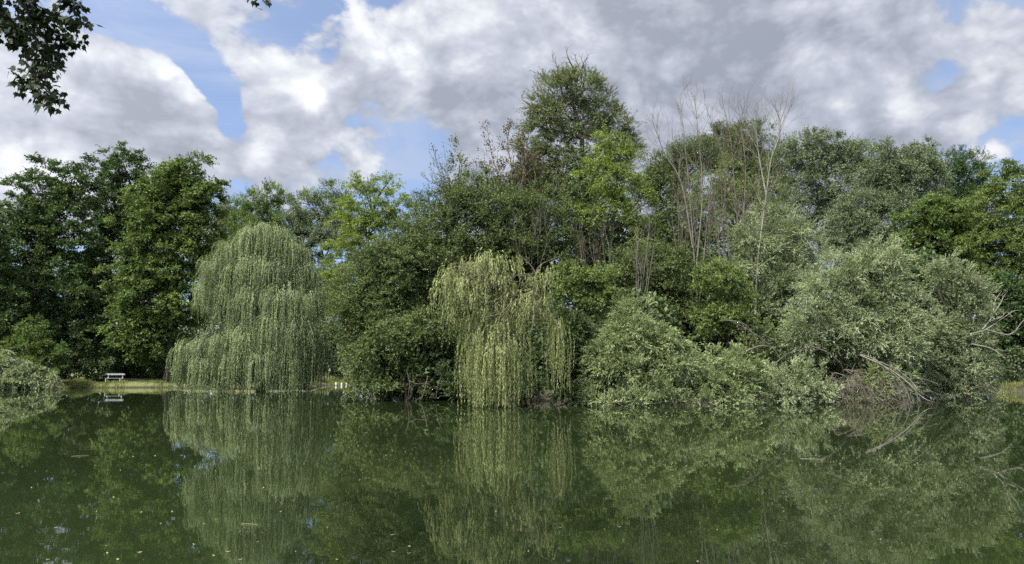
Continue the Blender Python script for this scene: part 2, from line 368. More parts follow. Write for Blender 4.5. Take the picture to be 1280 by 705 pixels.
def tree(name, label, cat, px, Y, lobes, mat, bark='dark', group=None, clump=0.8, dens=0.55, twigs=13, nl=9, leaf=(.22, .12), tw=0.75,
         out=0.8, rnd=0.7, upw=0.25, flat=0.75, droop=0.12, ang=0.9, trunk=0.22, stems=1, core=0.25, amp=0.16, shell=0.5, up=0.6, sub=0, limb=1.0, zmin=0.06, part='crown', tpart='trunk', trunk_top=0.8):
    r = rng_for(label)
    if callable(px): px = px()
    b0 = at(px, 400, Y); base = np.array([b0[0], Y, max(ground_z(b0[0], Y), -.15) - 0.05])
    T = thing(name, base, label, cat, group)
    LV = Leaves(); TB = Tubes()
    W = [lobe_world(l, Y) for l in lobes]
    cs = np.array([w[0] for w in W]); top = max(w[0][2] + w[1][2] for w in W)
    cen = cs.mean(0); anchors = []
    ht = top - base[2]
    for s in range(stems):
        if stems == 1:
            tp = np.array([cen[0] * .6 + base[0] * .4, cen[1] * .5 + base[1] * .5, base[2] + ht * trunk_top])
            st = base
        else:
            k = W[s % len(W)]
            st = base + np.array([r.normal() * .35, r.normal() * .35, 0])
            tp = k[0] + k[1] * r.uniform(-.55, .55, 3)
        mid = (st + tp) / 2 + np.array([r.normal() * .03 * ht, r.normal() * .03 * ht, 0.05 * ht * (stems > 1)])
        P = bez(st, mid, tp, 9); P[1:-1] += r.normal(size=(7, 3)) * .012 * ht * np.array([1, 1, .3])
        rr = trunk * (1 if stems == 1 else .45) * np.linspace(1, .25, 9); rr[0] *= 1.35
        TB.add(P, rr, 8 if stems == 1 else 5); anchors.append(P[2:])
    A = np.concatenate(anchors)
    if stems == 1:
        extra = []
        for c, rad in W:
            for q in range(2 if limb > .5 else 1):
                e = c + rad * r.uniform(-.45, .45, 3)
                cand = A[A[:, 2] < e[2] - .1] if (A[:, 2] < e[2] - .1).any() else A[:1]
                a = cand[np.argmin(np.linalg.norm((cand - e) * np.array([1, 1, 1.0]), axis=1))]
                mid = (a + e) / 2 + np.array([0, 0, .12 * np.linalg.norm(e - a)]) + r.normal(size=3) * .05 * np.linalg.norm(e - a)
                P = bez(a, mid, e, 7); TB.add(P, min(trunk * .42, .085 + trunk * .08) * np.linspace(1, .3, 7), 6); extra.append(P[2:])
        A = np.concatenate([A] + extra)
    bp1 = []
    SW = [(c, rad, core) for c, rad in W]
    if sub:
        SW = []
        for c, rad in W:
            if rad[2] < .75:
                SW.append((c, rad, core)); continue
            SW.append((c, rad * .74, core))
            u = rsph(r, sub)
            for q in range(sub * 3):                     # spread the billows apart
                dv = u[:, None] - u[None]; dd = np.linalg.norm(dv, axis=2, keepdims=True) + .05
                u = unit(u + .06 * (dv / dd ** 2).sum(1))
            for v in u:
                if v[1] > .6: continue
                k = r.uniform(.34, .56); SW.append((c + rad * v * (.70 + .12 * r.normal()), rad * k * np.array([1, 1, r.uniform(.7, 1.0)]), core * .6))
    for c, rad, core in SW:
        area = 4 * math.pi * (rad[0] * rad[1] + rad[0] * rad[2] + rad[1] * rad[2]) / 3
        n = max(8, int(dens * area / clump ** 2))
        u = rsph(r, n)
        keep = (u[:, 1] < 0.35) | (r.random(n) < .6)
        u = u[keep]; n = len(u)
        f = (shell + (1 - shell) * np.sqrt(r.random(n)))
        cc = c + u * rad * (f * lump(u, r.random() * 6, amp))[:, None]
        ok = cc[:, 2] > zmin + clump * .25
        cc, u = cc[ok], u[ok]; n = len(cc)
        if n == 0: continue
        outd = unit(u / rad + 0.0)
        ct = np.clip(.5 + .22 * r.normal(size=n), 0, 1)
        csz = clump * (0.7 + .6 * r.random(n))
        k = twigs
        dd = unit(np.repeat(outd, k, 0) * out + rsph(r, n * k) * rnd + np.array([0, 0, upw]))
        dd[:, 2] *= flat; dd = unit(dd)
        oo = np.repeat(cc, k, 0) + rsph(r, n * k) * np.repeat(csz, k)[:, None] * .45 * np.array([1, 1, flat]) * r.random((n * k, 1))
        tl = np.repeat(csz, k) * tw * (.7 + .6 * r.random(n * k))
        tl = np.where((oo[:, 2] + dd[:, 2] * tl) < zmin, tl * .3, tl)
        oo[:, 2] = np.maximum(oo[:, 2], zmin)
        sprays(LV, r, oo, dd, tl, nl, leaf[0], leaf[1], ang, droop, up, np.repeat(ct, k))
        sel = r.random(n) < .5 * limb
        bp1.append(cc[sel])
        # a few big inner leaves keep the heart of the crown closed
        if core > 0:
            m = int(n * core * 22)
            uu = rsph(r, m); q = c + uu * rad * (.72 * r.random((m, 1)) ** .4)
            q = q[q[:, 2] > zmin + .1]; m = len(q)
            if m: LV.add(q, rsph(r, m), rsph(r, m) + np.array([0, -.4, .4]), np.full(m, max(leaf[0] * 1.15, clump * .26)), np.full(m, max(leaf[1] * 1.3, clump * .17)), np.clip(.4 + .2 * r.normal(size=m), 0, 1))
    E = np.concatenate(bp1) if bp1 else np.zeros((0, 3))
    if len(E):
        D = np.linalg.norm(E[:, None] - A[None], axis=2) + 1.5 * np.maximum(0, A[None, :, 2] - E[:, None, 2])
        a = A[np.argmin(D, 1)]
        ln = np.linalg.norm(E - a, axis=1, keepdims=True)
        m1 = (a * .6 + E * .4) + r.normal(size=E.shape) * .07 * ln + np.array([0, 0, .06]) * ln
        m2 = (a * .25 + E * .75) + r.normal(size=E.shape) * .05 * ln + np.array([0, 0, .04]) * ln
        w0 = np.clip(ln[:, 0] * .013, .014, .06) * (.6 + trunk)
        TB.add(np.stack([a, m1, m2, E], 1), np.stack([w0, w0 * .7, w0 * .5, w0 * .3], 1), 4)
    TB.build(tpart, B[bark], T)
    LV.build(part, M[mat], T)
    return T

def weeping(name, label, cat, px, Y, shelves, mat, bark, trunk=.3, bundles=1.0, per=7, leaf=(.17, .035), step=.07, limbs=(), group=None, spread=.22, trunk_top=None, reach=(.30, .65), jit=.0):
    """drooping tree: strands start on the upper side of each shelf and hang hmin..hmax metres"""
    r = rng_for(label)
    b0 = at(px, 400, Y); base = np.array([b0[0], Y, max(ground_z(b0[0], Y), -.4) - .05])
    T = thing(name, base, label, cat, group); LV = Leaves(); TB = Tubes()
    W = [(lobe_world(s[:6], Y), s[6], s[7]) for s in shelves]
    top = max(w[0][0][2] + w[0][1][2] for w in W)
    tp = np.array(trunk_top) if trunk_top is not None else np.array([np.mean([w[0][0][0] for w in W]), Y + .3, base[2] + (top - base[2]) * .78])
    P = bez(base, (base + tp) / 2 + np.array([r.normal() * .3, 0, 0]), tp, 9)
    TB.add(P, trunk * np.linspace(1.15, .3, 9), 8); A = P[2:]
    for (c, rad), h0, h1 in W:
        area = 2 * math.pi * (rad[0] * rad[1])+ 2 * (rad[0] + rad[1]) * rad[2]
        nb = max(6, int(bundles * area / .35))
        u = rsph(r, nb); u[:, 2] = np.abs(u[:, 2]) ** .8
        keep = (u[:, 1] < .3) | (r.random(nb) < .55); u = u[keep]; nb = len(u)
        f = .55 + .45 * np.sqrt(r.random(nb))
        o = c + u * rad * (f * lump(u, r.random() * 6, .14))[:, None]
        o = o + r.normal(size=o.shape) * np.array([.6, .6, 1.0]) * jit
        bh = h0 + (h1 - h0) * r.random(nb) ** 1.1
        btint = np.clip(.5 + .32 * r.normal(size=nb), 0, 1)
        # limb to each bundle
        sel = r.random(nb) < .25
        E = o[sel]
        a = A[np.argmin(np.linalg.norm(E[:, None] - A[None], axis=2) + 2 * np.maximum(0, A[None, :, 2] - E[:, None, 2]), 1)]
        ln = np.linalg.norm(E - a, axis=1, keepdims=True)
        m1 = a * .55 + E * .45 + np.array([0, 0, .22]) * ln; m2 = a * .2 + E * .8 + np.array([0, 0, .14]) * ln
        w0 = np.clip(ln[:, 0] * .014, .015, .07)
        TB.add(np.stack([a, m1, m2, E], 1), np.stack([w0, w0 * .7, w0 * .5, w0 * .3], 1), 4)
        k = per
        N = nb * k
        oo = np.repeat(o, k, 0) + r.normal(size=(N, 3)) * np.array([spread, spread, .16])
        hd = unit(np.repeat(u * np.array([1, 1, 0]), k, 0) + r.normal(size=(N, 3)) * np.array([.45, .45, 0]))
        Lh = np.repeat(bh, k) * (.55 + .55 * r.random(N))
        Lh = np.minimum(Lh, oo[:, 2] - .03 + .25); Lh = np.maximum(Lh, .15)
        rch = reach[0] + (reach[1] - reach[0]) * r.random(N); rise = .10 + .22 * r.random(N)
        nmax = int(Lh.max() / step) + 1
        s = (np.arange(nmax)[None] + r.random((N, nmax))) * step
        ok = s < Lh[:, None]
        e = 1 - np.exp(-s / .45)
        ph = r.random((N, 2)) * 6.3
        sway = .05 * np.sin(s * 1.7 + ph[:, :1]); sway2 = .05 * np.sin(s * 1.3 + ph[:, 1:])
        p = oo[:, None] + hd[:, None] * (rch[:, None] * e)[..., None]
        p[..., 0] += sway; p[..., 1] += sway2
        p[..., 2] += rise[:, None] * e * 1.6 - s * (1 - .35 * np.exp(-s / .3))
        ok &= p[..., 2] > -.02
        tan = np.stack([hd[:, None, 0] * (rch[:, None] / .45) * np.exp(-s / .45), hd[:, None, 1] * (rch[:, None] / .45) * np.exp(-s / .45), -np.ones_like(s) + rise[:, None] * 3.0 * np.exp(-s / .45)], -1)
        tan = unit(tan); sd = rsph(r, s.size).reshape(N, nmax, 3)
        ld = unit(tan + sd * .42)
        tt = np.clip(np.repeat(btint, k)[:, None] + .16 * r.normal(size=s.shape), 0, 1)
        p, ld, tt = p[ok], ld[ok], tt[ok]; m = len(p)
        nn = rsph(r, m) + np.array([0, 0, .25]) + np.repeat(np.repeat(u, k, 0)[:, None], nmax, 1)[ok] * .9
        LV.add(p, ld, nn, leaf[0] * (.7 + .6 * r.random(m)), leaf[1] * (.7 + .6 * r.random(m)), tt)
    for l in limbs:
        pts = np.array([at(x, y, Y + dy) for x, y, dy in l[0]]); TB.add(smooth(pts, 4), np.linspace(l[1], l[2], (len(pts) - 1) * 4 + 1), 6)
    TB.build('trunk', B[bark], T)
    LV.build('crown', M[mat], T)
    return T

def smooth(P, k):
    """Catmull-Rom through the points"""
    P = np.asarray(P, float); Q = np.concatenate([2 * P[:1] - P[1:2], P, 2 * P[-1:] - P[-2:-1]]); o = []
    for i in range(len(P) - 1):
        a, b, c, d = Q[i:i + 4]
        for t in np.arange(k) / k:
            o.append(.5 * (2 * b + (c - a) * t + (2 * a - 5 * b + 4 * c - d) * t * t + (3 * b - a - 3 * c + d) * t ** 3))
    o.append(P[-1]); return np.array(o)

def twig_fan(TB, r, a, d, L, w, depth, split=(2, 4), bend=.25, upb=.25, ang=.5, kmin=.45):
    """a bare branch and the finer ones it bears"""
    n = 5; P = [a]; dd = d.copy(); 
    for i in range(n):
        dd = unit(dd + r.normal(size=3) * bend * .45 + np.array([0, 0, upb * .18])); P.append(P[-1] + dd * L / n)
    P = np.array(P); TB.add(P, np.linspace(w, w * .45, n + 1), 5 if w > .03 else 3)
    if depth == 0: return
    for q in range(r.integers(*split) + 1):
        i = r.integers(2, n + 1); t = unit(P[i] - P[i - 1])
        s = rsph(r, 1)[0]; s = unit(s - t * (s @ t))
        nd = unit(t * math.cos(ang * r.uniform(.6, 1.3)) + s * math.sin(ang) + np.array([0, 0, upb * .5]))
        twig_fan(TB, r, P[i], nd, L * r.uniform(kmin, kmin + .3), w * .45 if i < n else w * .42, depth - 1, split, bend, upb, ang, kmin)

def bare_tree(name, label, cat, base, Y, stems, bark, w=.08, twig=(1.4, 3), group=None, side=9, leaves=None, nleaf=40, upb=.35, wt=.2, lsz=(.12, .08), start=.35):
    """stems: polylines of pixels; bare side branches along their upper part"""
    r = rng_for(label)
    b0 = at(base, 400, Y); T = thing(name, (b0[0], Y, max(ground_z(b0[0], Y), 0) - .05), label, cat, group)
    TB = Tubes(); TW = Tubes(); tips = []
    for st in stems:
        dy = r.normal() * .4
        pts = np.array([at(x, y, Y + dy * i / 3) for i, (x, y) in enumerate(st)])
        P = smooth(pts, 5); k = len(P)
        TB.add(P, w * np.linspace(1, wt, k), 6)
        Ltot = np.linalg.norm(np.diff(P, axis=0), axis=1).sum()
        for q in range(side):
            i = int(k * (start + (.98 - start) * (q + r.random()) / side)); i = min(i, k - 1)
            t = unit(P[min(i + 1, k - 1)] - P[i - 1]); s = rsph(r, 1)[0]; s = unit(s - t * (s @ t)) * np.array([1, .8, 1])
            d = unit(t * .75 + s * .65 + np.array([0, 0, upb]))
            f = 1 - .55 * i / k
            twig_fan(TW, r, P[i], d, twig[0] * f * r.uniform(.7, 1.3) * (1 if i < k - 2 else .7), w * .42 * f, twig[1] - 1, (1, 3), .3, upb, .5)
    tr = TB.build('trunk', B[bark], T)
    if TW.n:
        br = TW.build('crown', B[bark], T)
    if leaves:
        V = np.concatenate(TW.V); LV = Leaves(); q = V[r.integers(0, len(V), nleaf)]
        q = np.repeat(q, 3, 0) + r.normal(size=(len(q) * 3, 3)) * .08
        LV.add(q, rsph(r, len(q)) + np.array([0, 0, -.5]), rsph(r, len(q)) + np.array([0, -.3, .5]), np.full(len(q), lsz[0]), np.full(len(q), lsz[1]), r.random(len(q)))
        LV.build('foliage', M[leaves], T)
    return T

# ================================================================== the far bank on the left
MAP = dict(clump=1.0, twigs=15, nl=11, leaf=(.21, .125), tw=.8, flat=.6, upw=.15, droop=.15, trunk=.32, dens=.5, core=.4, amp=.2, sub=9)
tree('maple_tree', 'tall dark green maple with two pointed tops, behind and left of the white bench', 'tree', 60, 77,
     [(95, 235, 34, 40), (52, 245, 34, 42), (30, 300, 48, 55), (88, 310, 48, 55), (70, 375, 70, 50), (10, 370, 45, 55), (110, 400, 40, 45)], 'maple_dark', **MAP)
tree('maple_tree', 'dark broad maple cut off by the left edge of the photo', 'tree', -25, 70,
     [(-22, 290, 30, 42), (-25, 350, 42, 55), (-5, 400, 36, 40)], 'maple_dark', **MAP)
tree('maple_tree', 'narrow dark maple crown rising behind the brighter maple and left of its top', 'tree', 162, 83,
     [(155, 218, 28, 34), (150, 268, 36, 46), (140, 330, 42, 55), (185, 260, 30, 50), (165, 400, 50, 50)], 'maple_dark', **MAP)
tree('maple_tree', 'bright mid green maple with layered leaf clumps, behind the grass beside the white bench', 'tree', 212, 74,
     [(232, 226, 36, 34), (205, 245, 34, 36), (222, 275, 50, 40), (185, 305, 42, 34), (232, 318, 42, 40), (190, 345, 52, 32), (185, 385, 48, 32), (178, 420, 40, 26), (252, 255, 24, 36), (235, 375, 35, 35)], 'maple_light', **MAP)
SH = dict(clump=.8, twigs=11, nl=8, leaf=(.2, .12), tw=.75, stems=5, trunk=.12, dens=.6, core=.3, tpart='stem', part='foliage')
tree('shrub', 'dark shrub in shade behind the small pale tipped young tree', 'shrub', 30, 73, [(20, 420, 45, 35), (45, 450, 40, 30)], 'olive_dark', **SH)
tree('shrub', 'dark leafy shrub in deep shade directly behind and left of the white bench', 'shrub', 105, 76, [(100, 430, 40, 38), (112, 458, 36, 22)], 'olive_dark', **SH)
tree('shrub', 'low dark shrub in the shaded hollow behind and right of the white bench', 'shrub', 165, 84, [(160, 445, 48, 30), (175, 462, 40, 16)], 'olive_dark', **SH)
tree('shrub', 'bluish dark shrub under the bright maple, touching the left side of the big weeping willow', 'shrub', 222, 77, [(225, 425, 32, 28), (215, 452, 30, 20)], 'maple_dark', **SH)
tree('young_tree', 'small young tree with pale green leaf tips in front of the dark maples', 'tree', 45, 66.5,
     [(42, 412, 17, 18), (38, 434, 28, 18), (56, 440, 22, 16), (48, 458, 34, 14)], 'maple_light', clump=.55, twigs=12, nl=9, leaf=(.17, .07), tw=.7, flat=.45, upw=.05, trunk=.09, dens=.6, core=.2, amp=.22)
SG = dict(clump=.42, twigs=11, nl=14, leaf=(.125, .029), tw=1.25, stems=7, trunk=.09, dens=.5, core=.16, sub=9, tpart='stem', part='foliage', ang=.5, out=.6, rnd=.55, upw=.5, flat=1.0, droop=.28, amp=.26, up=.35)
tree('willow_shrub', 'grey green willow shrub drooping into the pond at the far left bank', 'shrub', 20, 63,
     [(-8, 460, 28, 20), (26, 469, 24, 15), (56, 477, 18, 9), (10, 479, 36, 9), (-40, 460, 30, 24)], 'sage', **{**SG, 'droop': .5, 'leaf': (.17, .045)})

# trees that close the view between the left bank and the island
FAR = dict(clump=1.0, twigs=13, nl=12, leaf=(.22, .085), tw=1.05, trunk=.3, dens=.5, core=.3, amp=.14, upw=.4, flat=.9, sub=7)
tree('broadleaf_tree', 'rounded green tree top showing just above and behind the big weeping willow', 'tree', 335, 98, [(338, 252, 30, 24), (325, 282, 45, 28), (350, 310, 48, 45), (300, 330, 45, 50)], 'maple_light', **FAR)
tree('willow_tree', 'distant grey willow top between the bright maple and big weeping willow', 'tree', 286, 104, [(284, 266, 20, 20), (290, 295, 30, 35), (275, 330, 30, 40)], 'far_willow', **FAR)
tree('willow_tree', 'airy distant grey green willow with sky showing through, right of the big weeping willow', 'tree', 398, 96,
     [(385, 262, 26, 22), (420, 252, 24, 22), (372, 290, 18, 26), (412, 285, 32, 24), (430, 310, 26, 36), (368, 330, 18, 36), (395, 345, 30, 24), (425, 365, 28, 34), (385, 400, 30, 40)], 'far_willow', **{**FAR, 'core': .05, 'dens': .5, 'trunk': .34})
tree('shrub', 'dark shrub on the bank of the narrow channel above the white posts', 'shrub', 428, 86, [(415, 415, 26, 34), (440, 430, 26, 30), (425, 455, 34, 16)], 'olive_dark', **SH)
tree('shrub', 'green shrub leaning over the channel immediately right of the big weeping willow', 'shrub', 415, 90, [(405, 380, 14, 26), (420, 385, 22, 26)], 'maple_dark', **SH)

def far_wood():
    r = rng_for('far wood'); LV = Leaves()
    n = 75000; x = r.uniform(-120, 120, n); y = 118 + 8 * np.sin(x * .11) + r.normal(size=n) * 3
    h = 7.5 + 1.8 * np.sin(x * .23) + 1.2 * np.sin(x * .61 + 1)
    z = h * np.sqrt(r.random(n)) * (.9 + .2 * r.random(n)) + height(x, y)
    LV.add(np.stack([x, y, z], 1), rsph(r, n), rsph(r, n) + np.array([0, -.4, .5]), np.full(n, .6), np.full(n, .42), np.clip(.5 + .25 * r.normal(size=n), 0, 1))
    tag(LV.build_plain('far_wood', M['olive_dark']), kind='stuff')
def _plain(s, name, mat):
    h = bpy.data.objects.new('holder', None); o = s.build(name, mat, h); o.parent = None; bpy.data.objects.remove(h); return o
Leaves.build_plain = _plain
far_wood()
# the big weeping willow
weeping('weeping_willow', 'large grey green weeping willow with tall dome and low side skirt, far bank', 'tree', 330, 60.0,
        [(330, 302, 32, 20, 0, .9, 1.5, 4.0), (300, 318, 26, 18, -.3, .9, 1.5, 4.0), (356, 318, 24, 18, 0, .9, 2, 4.5), (276, 342, 24, 20, 0, 1, 1.2, 4.4), (312, 338, 28, 14, -1.2, .9, 1.8, 4.2), (342, 345, 26, 16, -1.2, .9, 2, 4.5), (370, 345, 22, 20, 0, 1, 2, 5.0),
         (262, 370, 14, 20, 0, 1, 1.0, 2.8), (290, 372, 20, 14, -.6, 1, 1.2, 3.0), (322, 376, 26, 16, -1.6, .9, 2, 4.5), (356, 378, 28, 18, -1.8, .9, 2.5, 5), (385, 376, 18, 22, 0, 1, 2.5, 5.2), (340, 408, 26, 14, -2.2, .9, 2.8, 5.2), (372, 412, 26, 18, -1.8, .9, 3, 5.2), (390, 420, 12, 18, -.4, 1, 3, 4.6),
         (312, 424, 24, 12, -2.2, .9, 2.8, 4.4), (286, 432, 22, 10, -1.8, 1, 2.6, 4.2), (262, 430, 20, 10, -1.2, 1, 2.6, 4.2), (240, 438, 20, 10, -.8, 1, 2.2, 3.8), (232, 450, 9, 8, -.4, 1, 1.6, 3.0), (330, 446, 50, 8, -2.6, .4, 2.4, 3.2), (255, 455, 30, 7, -1.8, .6, 2.4, 3.0), (300, 452, 26, 6, -2.4, .5, 2.6, 3.4), (360, 450, 34, 8, -2.2, .5, 3.0, 3.8), (388, 448, 12, 8, -.6, .8, 2.8, 3.6), (332, 362, 60, 16, .8, .6, 2.5, 4.5), (335, 425, 54, 12, .6, .6, 3.2, 5.0)],
        'willow_grey', 'dark', trunk=.36, bundles=.92, per=11, leaf=(.17, .036), step=.08, spread=.16, jit=.24)

# ================================================================== the island
def thicket():
    r = rng_for('thicket'); LV = Leaves()
    for (x, y, rx, ry, Y) in [(480, 430, 60, 60, 49), (570, 390, 70, 90, 50), (660, 350, 60, 80, 52), (690, 440, 60, 60, 44), (760, 340, 60, 80, 52), (790, 420, 60, 60, 43), (850, 330, 60, 80, 54),
                              (900, 420, 70, 60, 45), (960, 340, 60, 80, 52), (1000, 440, 70, 50, 44), (1080, 420, 70, 70, 48), (1170, 430, 60, 60, 47), (1140, 360, 60, 50, 46), (530, 450, 60, 50, 42.5), (560, 460, 70, 40, 44)]:
        c = at(x, y, Y); s = Y / F; n = 7500
        u = rsph(r, n) * np.sqrt(r.random((n, 1))) * np.array([rx * s, 2.2, ry * s]) + c
        u = u[u[:, 2] > .15]; n = len(u)
        LV.add(u, rsph(r, n), rsph(r, n) + np.array([0, -.3, .6]), np.full(n, .34), np.full(n, .2), np.clip(.5 + .25 * r.normal(size=n), 0, 1))
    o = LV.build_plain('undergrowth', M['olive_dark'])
    tag(o, kind='stuff')
thicket()

ASH = dict(clump=.75, twigs=11, nl=13, leaf=(.15, .055), tw=1.0, flat=.6, upw=.3, droop=.3, ang=1.0, trunk=.16, dens=.78, core=.16, amp=.2)
HB = dict(clump=.62, twigs=15, nl=14, leaf=(.105, .055), tw=1.3, flat=.75, upw=.28, droop=.15, ang=.95, stems=7, trunk=.2, dens=.55, core=.5, sub=7, amp=.18, tpart='stem', part='foliage')
tree('ash_tree', 'bright yellow green ash with feathery twin tops beside the big weeping willow', 'tree', 468, 54,
     [(455, 228, 17, 16), (486, 232, 14, 16), (460, 256, 34, 24), (495, 265, 26, 24), (440, 285, 26, 26), (470, 295, 40, 30), (430, 330, 24, 34), (450, 360, 34, 40)], 'ash', **ASH)
tree('hornbeam_shrub', 'broad olive green shrub with layered fine branches at the left end of the island', 'shrub', 488, 45,
     [(490, 330, 38, 36), (520, 302, 30, 30), (455, 362, 34, 36), (505, 345, 55, 42), (445, 395, 34, 40), (490, 400, 55, 45), (462, 450, 34, 34), (520, 420, 45, 45)], 'olive', **HB)
tree('hornbeam_shrub', 'tall dense olive thicket shrub behind the yellow weeping willow', 'shrub', 580, 47.5,
     [(545, 285, 38, 40), (580, 258, 34, 38), (565, 330, 48, 42), (612, 262, 34, 38), (608, 315, 42, 45), (545, 380, 45, 45), (600, 385, 50, 50)], 'olive', **HB)
tree('overhanging_shrub', 'dark shrub hanging its leafy boughs over the water left of the yellow weeping willow', 'shrub', 515, 41.2,
     [(470, 448, 28, 28), (492, 425, 34, 24), (466, 478, 24, 16), (500, 462, 22, 20), (540, 410, 32, 18), (512, 484, 16, 10), (482, 490, 18, 8, -.6), (575, 395, 24, 16)], 'olive', **{**HB, 'clump': .5, 'droop': .5, 'leaf': (.14, .06), 'core': .15, 'sub': 0, 'dens': .7})
SP = dict(clump=.6, twigs=9, nl=8, leaf=(.12, .075), tw=1.1, flat=1.0, upw=.5, droop=.1, ang=.9, trunk=.12, dens=.4, core=0, amp=.25)
tree('slender_tree', 'slender tree with sparse dark leaves along an upright leader, left of the tallest tree', 'tree', 574, 48,
     [(574, 196, 8, 26), (570, 226, 18, 22), (588, 240, 22, 26), (560, 250, 16, 22)], 'olive', **SP)
bare_tree('bare_tree', 'half bare twig tree leaning left against the sky, beside the slender sparse tree', 'tree', 566, 47,
          [[(575, 340), (567, 270), (552, 222), (540, 182)], [(568, 280), (556, 240), (530, 222)], [(572, 300), (562, 235), (556, 190)]], 'brown', .06, (1.3, 3), side=9, leaves='olive', nleaf=70)
tree('slender_tree', 'thin crowned tree with scattered brown leaves and bare tips beside the tallest tree', 'tree', 640, 50,
     [(612, 222, 22, 24), (640, 205, 22, 30), (660, 226, 20, 26), (632, 245, 34, 22)], 'brownish', **SP)
bare_tree('bare_tree', 'bare topped tree with reddish brown leaves clinging to twigs over the thicket', 'tree', 634, 49,
          [[(630, 320), (628, 240), (615, 195), (610, 165)], [(632, 300), (640, 220), (634, 180), (638, 156)], [(636, 300), (655, 215), (660, 170)], [(640, 290), (665, 240), (672, 195)]], 'brown', .06, (1.3, 3), side=9, leaves='brownish', nleaf=230, lsz=(.15, .1))
tree('hornbeam_shrub', 'olive brown thicket shrub directly below the brown leaved sparse tree top', 'shrub', 655, 47,
     [(632, 268, 36, 30), (668, 262, 28, 34), (650, 305, 44, 34), (690, 300, 30, 40)], 'olive', **{**HB, 'core': .15, 'dens': .5})

# tallest tree of the picture, with a thick dark trunk
K = tree('tall_willow_tree', 'tallest tree, an upright willow with a thick dark trunk and dead twigs on top', 'tree', 728, 51,
         [(714, 106, 22, 14), (696, 114, 18, 16), (735, 112, 20, 18), (679, 134, 18, 18), (684, 150, 18, 16), (712, 140, 22, 14, 1.6), (748, 138, 20, 20), (770, 156, 16, 18), (736, 158, 20, 14, 1.4), (786, 174, 12, 16), (672, 166, 14, 16), (694, 164, 16, 10),
          (664, 192, 12, 16), (684, 200, 12, 10), (752, 178, 18, 14), (672, 222, 18, 18), (698, 232, 14, 12), (742, 215, 16, 18), (770, 196, 18, 18), (690, 252, 24, 20), (752, 250, 24, 24), (722, 270, 26, 20), (658, 214, 12, 16), (682, 236, 18, 16), (706, 214, 12, 14), (712, 250, 16, 18), (736, 236, 14, 16), (790, 190, 10, 16), (692, 186, 18, 12), (703, 202, 12, 14), (668, 234, 16, 14), (650, 240, 12, 14)],
         'tall_willow', trunk=.46, clump=.5, twigs=12, nl=15, leaf=(.17, .04), tw=1.9, out=.55, rnd=.6, upw=.6, flat=1.0, droop=.3, ang=.5, dens=.68, limb=.35, core=.0, amp=.42, shell=.3, up=.3, trunk_top=.9)
r = rng_for('dead top'); TB = Tubes()
for st in ([(722, 118), (718, 90), (710, 72), (707, 58)], [(724, 115), (727, 95), (722, 80), (718, 68)], [(726, 118), (732, 92), (729, 80), (735, 72)], [(712, 120), (702, 98), (694, 76)], [(690, 150), (672, 138), (655, 126), (652, 122)], [(705, 125), (700, 105), (697, 88)]):
    P = smooth([at(x, y, 51 + r.normal() * .2) for x, y in st], 5); TB.add(P, np.linspace(.07, .025, len(P)), 5)
    for q in range(4):
        i = r.integers(5, len(P)); twig_fan(TB, r, P[i], unit(unit(P[i] - P[i - 1]) + rsph(r, 1)[0] * .7), r.uniform(.4, .9), .025, 1, (1, 2), .5, .2, .6)
TB.build('dead_branch', B['brown'], K)
tree('ash_tree', 'yellow green ash growing against the right side of the tallest tree', 'tree', 768, 48,
     [(770, 178, 18, 18), (758, 200, 26, 18), (785, 200, 20, 20), (745, 222, 26, 18), (775, 232, 28, 20), (798, 262, 20, 26), (755, 262, 30, 24), (800, 300, 24, 30)], 'ash', **ASH)
tree('ivy_thicket', 'dark ivy covered thicket round the lower trunk of the tallest tree', 'shrub', 722, 49.5,
     [(719, 176, 5, 24, 1.2), (721, 208, 9, 22, 1.2), (722, 236, 16, 24), (722, 262, 26, 32), (700, 295, 34, 34), (735, 310, 34, 38), (770, 310, 34, 30)], 'olive_dark', **{**SH, 'leaf': (.15, .1)})
tree('elder_shrub', 'green elder like shrub on a thin pale stem, right of the yellow weeping willow top', 'shrub', 728, 38.5,
     [(712, 345, 24, 14), (742, 340, 26, 14), (728, 365, 36, 16), (705, 380, 22, 16), (750, 380, 24, 16)], 'ash_dim', **{**ASH, 'trunk': .07, 'clump': .5, 'core': .08, 'flat': .45, 'leaf': (.12, .05)}, bark='grey')
tree('shrub', 'dark shaded shrub between the yellow weeping willow and the front willow bushes', 'shrub', 722, 37,
     [(712, 415, 22, 24), (730, 440, 26, 26), (715, 475, 22, 26), (742, 478, 20, 20), (700, 450, 16, 30), (715, 497, 20, 8, -1), (585, 480, 30, 20, 3), (640, 480, 34, 18, 2.5)], 'olive_dark', **{**SG, 'leaf': (.14, .05)})

# middle of the island
tree('broadleaf_tree', 'olive green tree behind the bare stems, right of the yellow green ash', 'tree', 838, 58, [(832, 212, 26, 24), (855, 200, 24, 22), (880, 195, 22, 20), (845, 250, 40, 34), (830, 300, 40, 36), (808, 235, 20, 24)], 'olive', **{**HB, 'stems': 1, 'part': 'crown', 'tpart': 'trunk'})
tree('broadleaf_tree', 'mid green tree seen through the bare stems at the centre right of the island', 'tree', 905, 54, [(900, 222, 26, 24), (915, 252, 30, 26), (890, 270, 32, 30), (905, 310, 38, 30), (945, 270, 26, 28), (955, 240, 22, 22)], 'ash_dim', **ASH)
tree('broadleaf_tree', 'brownish olive tree with a twiggy top behind the leaning bare trees', 'tree', 925, 62, [(905, 178, 26, 20), (935, 172, 28, 22), (925, 205, 42, 24), (955, 215, 26, 30), (940, 250, 34, 30)], 'olive', **{**HB, 'stems': 1, 'core': .1, 'part': 'crown', 'tpart': 'trunk'})
